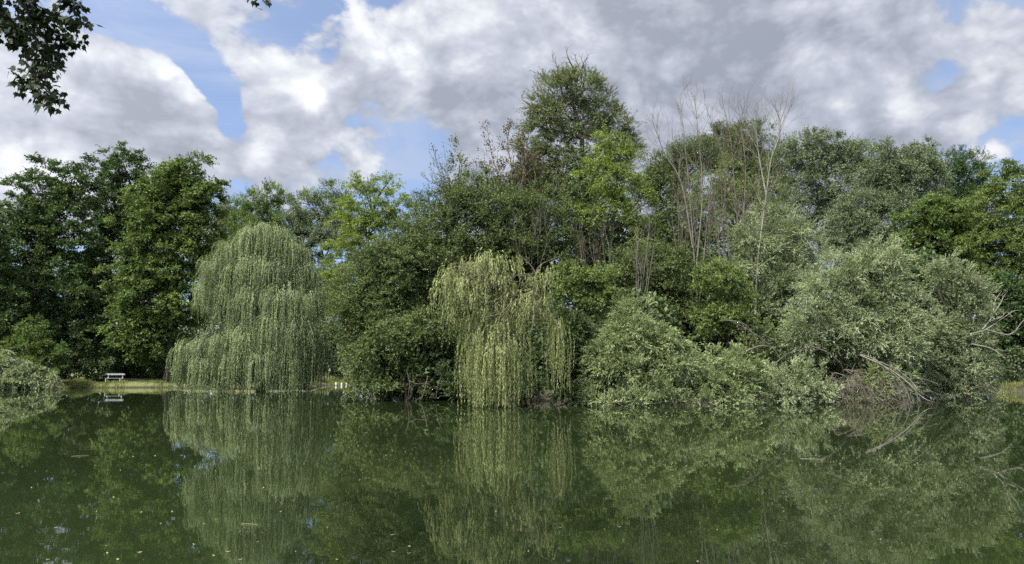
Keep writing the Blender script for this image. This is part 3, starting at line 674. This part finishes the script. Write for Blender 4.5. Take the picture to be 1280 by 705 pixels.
tree('shrub', 'dense olive shrub with fine twigs below the bare grey stems at mid island', 'shrub', 838, 45, [(820, 335, 40, 34), (860, 350, 36, 34), (835, 385, 44, 26), (790, 350, 34, 34)], 'olive', **{**HB, 'core': .15, 'dens': .5})
tree('shrub', 'bright green shrub tucked between the tall bare trunks above the front willow bushes', 'shrub', 905, 42, [(900, 352, 24, 24), (915, 375, 24, 20), (895, 395, 28, 18)], 'ash_dim', **{**ASH, 'clump': .5, 'stems': 4, 'tpart': 'stem', 'part': 'foliage'})
BT = dict(w=.052, twig=(2.4, 4), side=20)
bare_tree('bare_tree', 'bare grey tree with upright twigs, leftmost of the tall leafless trees', 'tree', 873, 44,
          [[(873, 410), (867, 310), (860, 220), (850, 120)], [(870, 340), (878, 240), (872, 160), (868, 120)], [(866, 310), (852, 230), (830, 190), (815, 150)], [(872, 400), (882, 300), (888, 230)]], 'grey', **BT)
bare_tree('bare_tree', 'bare brown left leaning tree between the other two tall leafless trees', 'tree', 934, 45,
          [[(934, 400), (924, 290), (908, 210), (882, 132)], [(928, 330), (918, 230), (914, 180), (903, 125)], [(926, 310), (932, 220), (928, 170), (922, 128)]], 'brown', **BT)
bare_tree('bare_tree', 'pale barked leafless tree with a whitish trunk leaning right against the sky', 'tree', 944, 43.5,
          [[(944, 410), (947, 330), (957, 250), (966, 190), (984, 138)], [(958, 245), (948, 190), (944, 140)], [(944, 400), (938, 300), (930, 265)], [(965, 195), (975, 165), (972, 135)]], 'pale', **{**BT, 'side': 16, 'w': .055})
for i, (x0, w_, y0, y1, Y, lab) in enumerate([
        (660, 26, 245, 330, 45.5, 'clump of bare grey upright stems above the yellow weeping willow'),
        (745, 24, 250, 385, 44, 'clump of thin bare grey stems standing below the yellow green ash'),
        (795, 30, 240, 380, 43, 'wide clump of slender leafless stems left of the tall leafless trees'),
        (845, 18, 190, 350, 46, 'tall thin bare brown stems just left of the leftmost leafless tree'),
        (882, 20, 160, 340, 45.4, 'thin bare brown stems tangled behind the leftmost leafless tree'),
        (912, 22, 165, 330, 43.6, 'thin bare brown stems between the two leaning leafless trees'),
        (962, 20, 165, 330, 44.6, 'fine bare twiggy stems crowding the pale barked leafless tree'),
        (985, 22, 200, 340, 46, 'bare brown twigs and stems right of the pale barked leafless tree')]):
    r = rng_for(lab)
    sts = []
    for q in range(7):
        a = x0 + r.uniform(-w_, w_) * .6; b_ = x0 + (a - x0) * 2 + r.normal() * 5; t_ = y0 + r.uniform(0, .35) * (y1 - y0)
        sts.append([(a, y1), ((a * .6 + b_ * .4) + r.normal() * 2, y1 * .66 + t_ * .34), (b_ * .6 + a * .4 + r.normal() * 3, y1 * .33 + t_ * .67), (b_, t_)])
    bare_tree('bare_shrub', lab, 'shrub', x0, Y, sts, 'brown' if i in (1, 3, 4, 5, 6) else 'grey', .022, (1.2, 3), group='bare stems on the island', side=10, start=.2)

# behind the island, on the right
tree('willow_tree', 'rounded dusky far willow just right of the pale leafless tree', 'tree', 1020, 92,
     [(995, 198, 32, 26), (1030, 188, 32, 24), (1062, 198, 26, 24), (1005, 235, 40, 34), (1050, 232, 40, 34), (985, 265, 30, 40), (1040, 280, 40, 40)], 'far_willow', **FAR)
tree('willow_tree', 'rounded mid green far willow with a dark underside, right of the dusky one', 'tree', 1128, 88,
     [(1108, 203, 30, 24), (1142, 200, 30, 22), (1125, 222, 46, 26), (1160, 225, 22, 26), (1095, 228, 26, 24), (1130, 250, 34, 18)], 'far_willow', **FAR)
tree('broadleaf_tree', 'airy dark far tree with sky flecks, right of the round mid green willow', 'tree', 1202, 98,
     [(1190, 218, 24, 24), (1212, 215, 22, 24), (1195, 250, 30, 26), (1225, 245, 24, 30), (1180, 275, 24, 20)], 'maple_dark', **{**FAR, 'core': .06})
tree('broadleaf_tree', 'tall yellow green tree with feathery boughs at the right edge of the photo', 'tree', 1262, 78,
     [(1246, 226, 24, 22), (1272, 235, 26, 30), (1240, 262, 32, 26), (1270, 282, 38, 30), (1242, 305, 34, 28), (1275, 330, 40, 34), (1310, 270, 36, 50), (1310, 340, 40, 50), (1245, 345, 30, 26)], 'ash_dim', **{**ASH, 'clump': 1.0, 'leaf': (.25, .09), 'core': .2, 'trunk': .3})
tree('broadleaf_tree', 'deep green tree below the airy dark tree and left of the right edge tree', 'tree', 1172, 82,
     [(1165, 268, 32, 22), (1195, 280, 32, 26), (1150, 292, 28, 26), (1180, 312, 42, 28), (1215, 315, 30, 34), (1200, 350, 40, 34)], 'maple_light', **{**FAR, 'clump': .9, 'leaf': (.24, .13)})
tree('willow_tree', 'lower grey far willow under the round mid green willow', 'tree', 1085, 86,
     [(1078, 258, 32, 18), (1108, 264, 28, 18), (1065, 282, 30, 20), (1095, 292, 40, 24), (1060, 320, 40, 30), (1120, 320, 40, 26)], 'far_willow', **FAR)
tree('dark_tree', 'dark green tree on the right bank with horizontal boughs behind the white dead branches', 'tree', 1262, 64,
     [(1250, 385, 32, 26), (1280, 375, 36, 30), (1262, 420, 38, 26), (1295, 430, 36, 36), (1235, 425, 26, 26), (1240, 365, 24, 22)], 'maple_dark', **{**MAP, 'flat': .4, 'clump': .9, 'core': .4})
tree('shrub', 'low dark shrub at the foot of the right bank tree', 'shrub', 1268, 59, [(1262, 455, 26, 16), (1292, 455, 30, 22)], 'olive_dark', **SH)

# grey willows of the island
G2 = {**SG, 'clump': .48, 'trunk': .14, 'sub': 8}
tree('grey_willow', 'feathery pale grey willow at the base of the pale barked leafless tree', 'shrub', 965, 44.2,
     [(935, 300, 30, 26), (950, 385, 26, 22), (975, 285, 34, 26), (1000, 310, 30, 30), (955, 330, 36, 28), (990, 350, 36, 28), (925, 335, 26, 28)], 'sage', **{**G2, 'core': .06, 'dens': .36})
tree('grey_willow', 'big bushy grey green willow above the dead brush, larger of two domes', 'shrub', 1085, 40,
     [(1095, 325, 34, 26), (1060, 345, 38, 28), (1102, 352, 34, 28), (1030, 365, 34, 28), (1075, 385, 46, 32), (1120, 395, 40, 34), (1020, 400, 34, 26), (1060, 420, 44, 26), (1110, 435, 44, 26), (1000, 420, 30, 24)], 'sage', **G2)
tree('grey_willow', 'rounded grey green willow dome with a dark hollow, closing the island at its right end', 'shrub', 1195, 42.6,
     [(1186, 345, 26, 22), (1206, 366, 30, 28), (1164, 352, 14, 14), (1215, 395, 28, 32), (1180, 418, 34, 28), (1212, 440, 32, 28), (1185, 455, 38, 24), (1215, 478, 28, 18), (1170, 482, 30, 14), (1160, 450, 18, 22), (1200, 490, 30, 8, -.6), (1228, 488, 14, 8, -.4)], 'sage_dim', **G2)
tree('willow_bush', 'large water edge willow bush with pale upright sprays, beside the yellow weeping willow', 'shrub', 795, 36,
     [(795, 392, 22, 18), (780, 425, 36, 24), (815, 430, 32, 24), (760, 452, 30, 24), (800, 462, 42, 26), (840, 452, 26, 26), (775, 488, 38, 16), (825, 488, 38, 16), (785, 501, 30, 7, -1.6), (750, 499, 16, 8, -1), (838, 502, 20, 6, -1.4)], 'sage_green', **{**SG, 'dens': .7})
tree('willow_bush', 'lower greener water edge willow bush, right of the large front bush', 'shrub', 900, 36.6,
     [(880, 450, 28, 18), (910, 452, 26, 18), (885, 478, 34, 20), (925, 472, 28, 22), (905, 490, 40, 14), (862, 490, 20, 14), (935, 488, 24, 14), (900, 500, 26, 6, -1.2)], 'sage_green', **SG)
tree('willow_bush', 'small low willow bush with pale leaves touching the left side of the dead brush', 'shrub', 995, 37.4,
     [(975, 474, 24, 14), (1000, 470, 26, 14), (1020, 482, 24, 14), (970, 490, 28, 12), (1005, 493, 34, 10), (985, 498, 24, 6, -1)], 'sage', **SG)
tree('willow_bush', 'low green bank bush under the fallen pale branches at the island edge', 'shrub', 1100, 39, [(1085, 488, 26, 10), (1118, 486, 24, 10), (1100, 470, 26, 10)], 'sage_green', **{**SG, 'dens': .5})
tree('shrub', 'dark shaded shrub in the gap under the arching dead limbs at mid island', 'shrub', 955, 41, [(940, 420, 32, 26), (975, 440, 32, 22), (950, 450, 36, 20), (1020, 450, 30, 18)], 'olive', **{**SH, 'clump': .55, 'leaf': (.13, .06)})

# yellow weeping willow in front
weeping('weeping_willow', 'smaller yellow green weeping willow before the island, hanging straight into the water', 'tree', 640, 34,
        [(560, 352, 16, 12, 0, .9, .5, 1.3), (546, 374, 10, 10, .2, .9, .5, 1.3), (575, 345, 22, 14, 0, .9, .5, 1.3), (608, 330, 24, 10, 0, .9, .5, 1.5), (635, 332, 12, 8, 0, .9, .4, 1.0), (556, 368, 16, 12, .2, .9, .5, 1.5), (585, 368, 26, 14, -.3, .9, .6, 1.4), (620, 358, 24, 14, 0, .9, .5, 1.0),
         (684, 345, 14, 10, 0, .9, .6, 1.6), (662, 352, 14, 8, 0, .9, .5, 1.2), (575, 395, 14, 10, 0, .9, .5, 1.2), (648, 372, 18, 10, .2, .9, .4, .9),
         (618, 392, 26, 10, .1, .9, .6, 1.5), (650, 388, 20, 10, .2, .9, .6, 1.6), (600, 400, 18, 9, 0, .9, .7, 1.6), (668, 374, 16, 10, 0, .9, .6, 1.4), (585, 418, 12, 9, 0, .9, .9, 1.8),
         (606, 420, 20, 9, -.2, .9, 2.8, 4.4), (630, 412, 20, 9, -.3, .8, 3.0, 4.6), (588, 444, 11, 9, -.2, .9, 2.2, 3.2), (650, 430, 10, 10, -.3, .8, 2.8, 3.8), (693, 406, 5, 8, 0, .9, 2.6, 4.2), (676, 390, 9, 8, .2, .9, .5, 1.1), (699, 412, 3, 7, 0, .9, 2.4, 4.0), (620, 438, 26, 8, -.5, .8, 2.6, 3.4), (618, 452, 26, 6, .3, .6, 2.0, 2.6)],
        'willow_yellow', 'brown', trunk=.13, bundles=1.9, per=7, leaf=(.125, .026), step=.06, spread=.11, reach=(.12, .34), jit=.15,
        limbs=[([(640, 470, 0), (633, 430, 0), (615, 390, 0), (590, 355, 0), (575, 340, 0)], .06, .02), ([(640, 460, 0), (650, 410, -.2), (668, 370, -.4), (672, 335, -.3), (700, 320, -.2)], .05, .012),
               ([(672, 345, -.3), (662, 330, -.3), (648, 318, -.2)], .03, .012), ([(690, 330, -.2), (694, 318, -.2), (688, 312, -.2)], .02, .01), ([(600, 398, -.5), (625, 392, -.7), (640, 378, -.6), (655, 372, -.5)], .035, .015),
               ([(606, 380, -.5), (622, 374, -.7), (634, 362, -.6)], .03, .012), ([(655, 430, -.3), (667, 405, -.5), (672, 380, -.5), (688, 372, -.4)], .03, .012), ([(625, 420, 0), (612, 410, -.3), (600, 414, -.4), (588, 440, -.4)], .03, .012)])

# dead wood on the island shore
def dead_limb(label, Y, polys, bark, w=.05, side=4, tl=.8, depth=2, name='dead_branch'):
    r = rng_for(label); c = at(*polys[0][0], Y)
    T = thing(name, (c[0], c[1], max(.02, c[2])), label, 'branch'); TB = Tubes()
    for pl in polys:
        dy = r.normal() * .15
        P = smooth([at(x, y, Y + dy * i) for i, (x, y) in enumerate(pl)], 5); P[:, 2] = np.maximum(P[:, 2], .0)
        TB.add(P, w * np.linspace(1, .3, len(P)), 6)
        for q in range(side):
            i = r.integers(4, len(P)); twig_fan(TB, r, P[i], unit(unit(P[i] - P[i - 1]) + rsph(r, 1)[0] * .55), tl * r.uniform(.5, 1.1), w * .35, depth - 1, (1, 2), .4, -.25 if tl > .6 else .1, .5)
    TB.build('limb', B[bark], T); return T
dead_limb('fallen pale branch fanning down into the water at the right of the dead brush', 38, [[(1075, 443), (1098, 452), (1118, 478), (1132, 504)], [(1075, 444), (1104, 457), (1130, 474), (1150, 494), (1163, 502)], [(1090, 449), (1120, 461), (1150, 474), (1166, 492), (1171, 500)],
          [(1100, 455), (1122, 472), (1134, 490), (1138, 503)], [(1098, 452), (1112, 475), (1122, 504)], [(1120, 461), (1140, 478), (1148, 500)]], 'pale', .036, 5, .7)
dead_limb('dead grey limb arching out of the bank above the reddish brush', 38.6, [[(1012, 432), (1035, 441), (1051, 455), (1056, 470), (1066, 484)], [(1055, 462), (1080, 466), (1105, 475)], [(1055, 462), (1072, 472), (1082, 476)]], 'grey', .04, 5, .6)
dead_limb('arching dead grey limbs in the gap behind the lower front willow bushes', 39.5, [[(905, 400), (930, 405), (945, 425), (948, 455)], [(930, 440), (955, 432), (985, 446), (1000, 462)], [(985, 470), (970, 440), (940, 415), (900, 395)], [(960, 462), (990, 440), (1030, 437)], [(1000, 440), (1020, 452), (1040, 450)]], 'grey', .035, 5, .8)
dead_limb('bleached white dead branches sticking out at the right end of the island', 41.5, [[(1212, 418), (1232, 412), (1250, 400), (1268, 388)], [(1228, 412), (1240, 396), (1244, 376), (1252, 364)], [(1242, 392), (1250, 380), (1256, 368)], [(1236, 402), (1252, 396), (1258, 390), (1266, 396)], [(1215, 430), (1240, 436), (1256, 448)], [(1232, 412), (1262, 418), (1278, 402), (1284, 398)]], 'pale', .042, 3, .5)
dead_limb('dead pale twig reaching out from the hollow of the right grey willow dome', 40, [[(1172, 376), (1160, 370), (1145, 372)], [(1168, 388), (1158, 392), (1150, 400)]], 'grey', .03, 3, .4)
dead_limb('thin bare branches crossing the dark gap right of the big weeping willow', 66, [[(396, 448), (412, 450), (428, 452)], [(402, 425), (416, 440), (432, 450)], [(408, 464), (420, 450), (432, 440)]], 'grey', .05, 2, .8)
dead_limb('brown bare roots and limbs hanging from the dark overhanging shrub to the water', 40, [[(508, 462), (512, 478), (510, 496)], [(512, 476), (522, 480), (535, 478)], [(535, 470), (530, 490), (525, 500)], [(556, 462), (548, 480), (545, 498)], [(590, 428), (580, 450), (578, 470)]], 'brown', .035, 4, .6)
def brush():
    lab = 'loose heap of brown dead brush at the island edge beside the fallen pale branch'
    r = rng_for(lab); c = at(1062, 480, 38.3); T = thing('brush_pile', (c[0], c[1], 0), lab, 'brush'); TB = Tubes()
    for q in range(260):
        x = 1066 + r.normal() * 33; top = 466 + abs(x - 1062) * .30 + 8 * math.sin(x * .21) + abs(r.normal()) * 14
        a = at(x, min(top, 498), 38.3 + r.normal() * .5); L = r.uniform(.4, 1.5); tk = r.choice([.006, .009, .013, .022], p=[.4, .3, .22, .08])
        d = unit(np.array([r.normal() * .9 + .25, r.normal() * .5 - .2, -.55 + r.normal() * .45]))
        P = bez(a, a + d * L * .5 + np.array([0, 0, .15]), a + d * L + np.array([0, 0, -.3 * L]), 5); P[:, 2] = np.maximum(P[:, 2], .01 + .03 * r.random())
        TB.add(P, np.linspace(tk, .003, 5), 4)
    TB.build('twig', B['red'], T)
brush()

# ================================================================== grass along the banks
def grass():
    r = rng_for('grass'); LV = Leaves()
    def strip(x0, x1, y0, y1, Y0, Y1, n, h, lean=.35):
        px = r.uniform(x0, x1, n); Y = Y0 + (Y1 - Y0) * r.random(n)
        X = np.array([at(a, 470, b)[0] for a, b in zip(px, Y)])
        Zg = height(X, Y); ok = Zg > -.06; X, Y, Zg = X[ok], Y[ok], np.maximum(Zg[ok], -.02); n = len(X)
        cl = .6 + .5 * np.sin(X * 1.7 + Y) + .3 * np.sin(X * 4.1)
        LV.add(np.stack([X, Y, Zg], 1), rsph(r, n) * lean + np.array([0, 0, 1.]), rsph(r, n) + np.array([0, -1, .2]), h * (.5 + .6 * r.random(n)) * np.clip(cl, .3, 1.4), np.full(n, .045), np.clip(.45 + .3 * r.normal(size=n), 0, 1))
    strip(78, 215, 0, 0, 66, 76, 9000, .28)
    strip(70, 136, 0, 0, 66.5, 72, 3800, .48)
    strip(180, 216, 0, 0, 66, 70, 1500, .5)
    strip(205, 415, 0, 0, 61.5, 66, 5000, .3)
    strip(395, 445, 0, 0, 79, 84, 3500, .55)
    strip(1240, 1330, 0, 0, 52, 62, 4000, .55)
    strip(-60, 85, 0, 0, 62, 66, 2500, .4)
    strip(440, 1250, 0, 0, 33, 46, 9000, .4, .6)
    tag(LV.build_plain('grass', M['grass']), kind='stuff')
grass()

# ================================================================== small things
def flat_mat(name, c1, c2, rough=.7, scale=9):
    m = bpy.data.materials.new(name); m.use_nodes = True; g = NT(m.node_tree); b = g.n['Principled BSDF']
    n = g.noise(g.node('ShaderNodeNewGeometry').outputs['Position'], scale, 4, .6)
    g.l.new(g.mix(n, c1, c2), b.inputs['Base Color']); b.inputs['Roughness'].default_value = rough; return m
white = flat_mat('weathered_white_paint', (.42, .44, .44), (.62, .64, .63))
bluegrey = flat_mat('weathered_blue_grey_paint', (.17, .20, .22), (.27, .30, .31))
concrete = flat_mat('pale_concrete', (.24, .24, .23), (.34, .33, .32))

def box_mesh(name, boxes, mat, parent):
    """bevelled boxes given as centre, size and tilt about x"""
    bm = bmesh.new()
    for c, s, rx in boxes:
        q = bmesh.ops.create_cube(bm, size=1)['verts']
        bmesh.ops.scale(bm, vec=s, verts=q)
        es = list({e for v in q for e in v.link_edges})
        bmesh.ops.bevel(bm, geom=es, offset=min(s) * .18, segments=2, affect='EDGES', profile=.6)
        vs = [v for v in bm.verts if not v.tag]
        bmesh.ops.transform(bm, matrix=Matrix.Translation(c) @ Matrix.Rotation(rx, 4, 'X'), verts=vs)
        for v in bm.verts: v.tag = True
    me = bpy.data.meshes.new(name); bm.to_mesh(me); bm.free()
    return link(name, me, mat, parent)

def bench_leg(x, T):
    # one cast end frame: foot, seat rest and back upright in a single outline
    o = [(-.20, -.02), (-.11, -.02), (-.09, .30), (.16, .30), (.17, -.02), (.26, -.02), (.27, .42), (.37, .88), (.31, .89), (.20, .43), (-.22, .43)]
    n = len(o); me = bpy.data.meshes.new('leg'); h = .04
    V = [(x - h, y, z) for y, z in o] + [(x + h, y, z) for y, z in o]
    me.from_pydata(V, [], [tuple(range(n))[::-1], tuple(range(n, 2 * n))] + [(i, (i + 1) % n, n + (i + 1) % n, n + i) for i in range(n)])
    return link('leg', me, concrete, T)
bp_ = at(142, 479.4, 71.5)
bz = max(ground_z(bp_[0], bp_[1]), .05)
T = thing('park_bench', (bp_[0], bp_[1], bz), 'white slatted park bench facing the pond on the grassy far bank', 'bench')
box_mesh('backrest', [((0, .30, .66), (1.74, .035, .11), -.16), ((0, .33, .81), (1.74, .035, .11), -.16)], bluegrey, T)
box_mesh('seat', [((0, -.16, .45), (1.74, .11, .035), 0), ((0, -.01, .45), (1.74, .11, .035), 0), ((0, .14, .45), (1.74, .11, .035), 0)], bluegrey, T)
for x in (-.68, .68):
    bench_leg(x, T)

for i, (x, t_, lab) in enumerate([(420, 476.8, 'short white post at the channel edge, closest to the big weeping willow'), (427, 476.6, 'short white post, second from the big weeping willow'),
                           (433, 476.8, 'short white post, third from the big weeping willow, before the gap'), (441.5, 477.2, 'thin white post standing apart at the island end of the row')]):
    p = at(x, 481, 79.4); z = max(ground_z(p[0], p[1]), -.1); top = at(x, t_, 79.4)[2]
    T = thing('bank_post', (p[0], p[1], z), lab, 'post', 'white posts in the channel')
    w_ = .16 if i < 3 else .08; h = top - z
    box_mesh('post', [((0, 0, h / 2 - .1), (w_, w_, h + .2), 0)], white, T)
    box_mesh('cap', [((0, 0, h + .015), (w_ + .04, w_ + .04, .05), 0)], white, T)

def litter():
    r = rng_for('litter')
    spots = [(58, 589), (99, 572), (150, 588), (167, 571), (177, 641), (22, 642), (143, 622), (174, 691), (243, 681), (176, 691), (135, 692), (268, 695), (306, 606), (269, 589), (193, 570), (133, 683), (285, 690), (322, 678), (427, 557), (434, 629),
             (490, 669), (511, 684), (511, 692), (492, 690), (422, 700), (774, 659), (1126, 587), (1038, 578), (897, 663), (872, 703), (700, 660), (620, 640), (756, 662), (980, 640), (1100, 675), (70, 660), (200, 655), (330, 610), (370, 690), (60, 700),
             (240, 560), (350, 640), (410, 660), (560, 680), (660, 690), (40, 610), (120, 640), (300, 700), (1200, 610), (1010, 560), (450, 600), (880, 560), (216, 640), (256, 655), (148, 700)]
    n = 7; a = np.linspace(0, 2 * np.pi, n, endpoint=False)
    for i, (x, y) in enumerate(spots):
        p = shore(x, y); L = r.uniform(.010, .025) * (1 + p[1] * .02); W = L * r.uniform(.35, .6)
        V = [(math.cos(t) * L, math.sin(t) * W * (1 - .25 * math.cos(t)), .006 + .006 * math.cos(2 * t)) for t in a] + [(0, 0, .002)]
        me = bpy.data.meshes.new('floating_leaf'); me.from_pydata(V, [], [(j, (j + 1) % n, n) for j in range(n)])
        o = link('floating_leaf', me, M['litter']); o.location = (p[0], p[1], .002); o.rotation_euler = (0, 0, r.uniform(0, 6))
        tag(o, 'tiny pale dry leaf floating on the green pond water', 'leaf', 'leaves floating on the pond')
    TBs = [(880, 577, .34, 'pale straw floating in the reflection of the front willow bushes'), (1015, 574, .4, 'pale straw floating in front of the dead brush heap'), (312, 656, .2, 'thin straw floating in the tip of the big weeping willow reflection'),
           (100, 570, .3, 'straw floating in the dark maple reflection below the bench')]
    for x, y, L, lab in TBs:
        p = shore(x, y); T = Tubes(); P = bez(np.array([-L / 2, 0, .004]), np.array([0, .05 * L, .010]), np.array([L / 2, 0, .004]), 6)
        T.add(P, np.linspace(.004, .002, 6), 5)
        o = T.build('floating_straw', M['litter'], None); o.location = (p[0], p[1], 0); o.rotation_euler = (0, 0, r.uniform(-.9, .9)); tag(o, lab, 'straw', 'straws floating on the pond')
litter()

# ================================================================== the maple whose twigs hang into the view from above
def near_maple():
    lab = 'maple branch with dark lobed leaves hanging into the sky at the top left corner'
    r = rng_for(lab)
    base = np.array([-5.6, .6, ground_z(-5.6, .6) - .05])
    T = thing('maple_tree', base, lab, 'tree'); TB = Tubes()
    top = np.array([-4.6, 2.5, 6.2])
    P = bez(base, base + np.array([-.1, .4, 3]), top, 9); TB.add(P, np.linspace(.24, .12, 9), 10)
    Y = 7.0
    tw = [[(-70, -160), (-10, -60), (30, -5), (70, 18), (104, 30)], [(-30, -90), (20, -20), (36, 20), (46, 52), (42, 78), (30, 98), (22, 100)], [(42, 78), (46, 96), (60, 115), (70, 122)], [(36, 20), (20, 40), (8, 30), (-8, 24)],
          [(30, -5), (55, 30), (75, 48), (94, 52)], [(-10, -60), (-10, -10), (0, 18), (20, 50)], [(20, -20), (60, -20), (88, 0), (98, 14)], [(46, 52), (62, 66), (72, 68)], [(42, 78), (52, 84), (66, 84)], [(46, 96), (50, 116), (60, 128)], [(0, 18), (20, 30), (34, 62)]]
    tw2 = [[(250, -150), (300, -60), (318, -15), (320, 8)], [(318, -15), (330, -8), (338, 2)], [(300, -60), (308, -20), (312, -2)]]
    ends = [(at(-70, -160, Y), top), (at(250, -150, Y), top)]
    for e, a in ends:
        P = bez(a, (a + e) / 2 + np.array([0, 0, .9]), e, 9); TB.add(P, np.linspace(.09, .022, 9), 7)
    lp, ld = [], []
    for k, pl in enumerate(tw + tw2):
        dy = r.normal() * .18
        P = smooth([at(x, y, Y + dy * min(i, 2)) for i, (x, y) in enumerate(pl)], 6); TB.add(P, np.linspace(.012, .0035, len(P)), 5)
        for i in range(3, len(P)):
            if k < len(tw) : m = 9 if P[i][2] > at(40, 62, Y)[2] else 4
            else: m = 1 if i > len(P) - 5 else 0
            for q in range(m):
                off = rsph(r, 1)[0] * r.uniform(.03, .13) if k < len(tw) else rsph(r, 1)[0] * .025
                st = P[i] + off; lp.append(st); ld.append(unit(off * 4 + np.array([0, 0, -.55]) + r.normal(size=3) * .35))
                TB.add(np.stack([P[i], (P[i] + st) / 2 + np.array([0, 0, .01]), st]), np.array([.0016, .0013, .0012]), 3)
    # the crown above, out of the frame
    for q in range(15000):
        u = rsph(r, 1)[0] * r.random() ** .33
        c = np.array([-3.0, 4.6, 7.6]) + u * np.array([3.6, 3.6, 2.0])
        if c[1] > 1 and (c[2] - CAMZ) / c[1] < .545: continue
        lp.append(c); ld.append(unit(rsph(r, 1)[0] + np.array([0, 0, -.5])))
    for q in range(26):
        u = rsph(r, 1)[0]; e = np.array([-3.0, 4.4, 7.6]) + u * np.array([3.0, 3.0, 1.6])
        if (e[2] - CAMZ) / max(e[1], .5) < .56: continue
        P = bez(top, (top + e) / 2 + np.array([0, 0, .5]), e, 6); TB.add(P, np.linspace(.06, .012, 6), 5)
    # five-lobed leaf outline (half), mirrored
    half = [(0, 0), (.10, .03), (.34, -.06), (.30, .10), (.52, .22), (.37, .30), (.42, .52), (.22, .46), (.16, .62), (.10, .66), (0, 1.0)]
    out = half + [(-x, y) for x, y in half[-2:0:-1]]
    O = np.array(out); k = len(O)
    lp = np.array(lp); ld = unit(np.array(ld)); n = len(lp)
    nn = rsph(r, n) + np.array([0, 0, .35]); nn = unit(nn - ld * (nn * ld).sum(-1, keepdims=True)); bb = np.cross(ld, nn)
    sz = .078 * (.6 + .6 * r.random(n))
    bend = -.22 * (np.abs(O[:, 0]) ** 1.2) - .18 * O[:, 1] ** 2
    V = lp[:, None] + sz[:, None, None] * (bb[:, None] * O[None, :, :1] + ld[:, None] * O[None, :, 1:] + nn[:, None] * bend[None, :, None])
    V = V.reshape(-1, 3) - np.array(T.location)
    me = bpy.data.meshes.new('foliage'); fill(me, V, np.arange(n * k).reshape(n, k), k)
    a = me.attributes.new('tint', 'FLOAT', 'FACE'); a.data.foreach_set('value', np.clip(.4 + .2 * r.normal(size=n), 0, 1).astype(np.float32))
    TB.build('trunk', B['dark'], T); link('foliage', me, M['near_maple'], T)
near_maple()
print('faces', sum(len(o.data.polygons) for o in C.objects if o.type == 'MESH'))
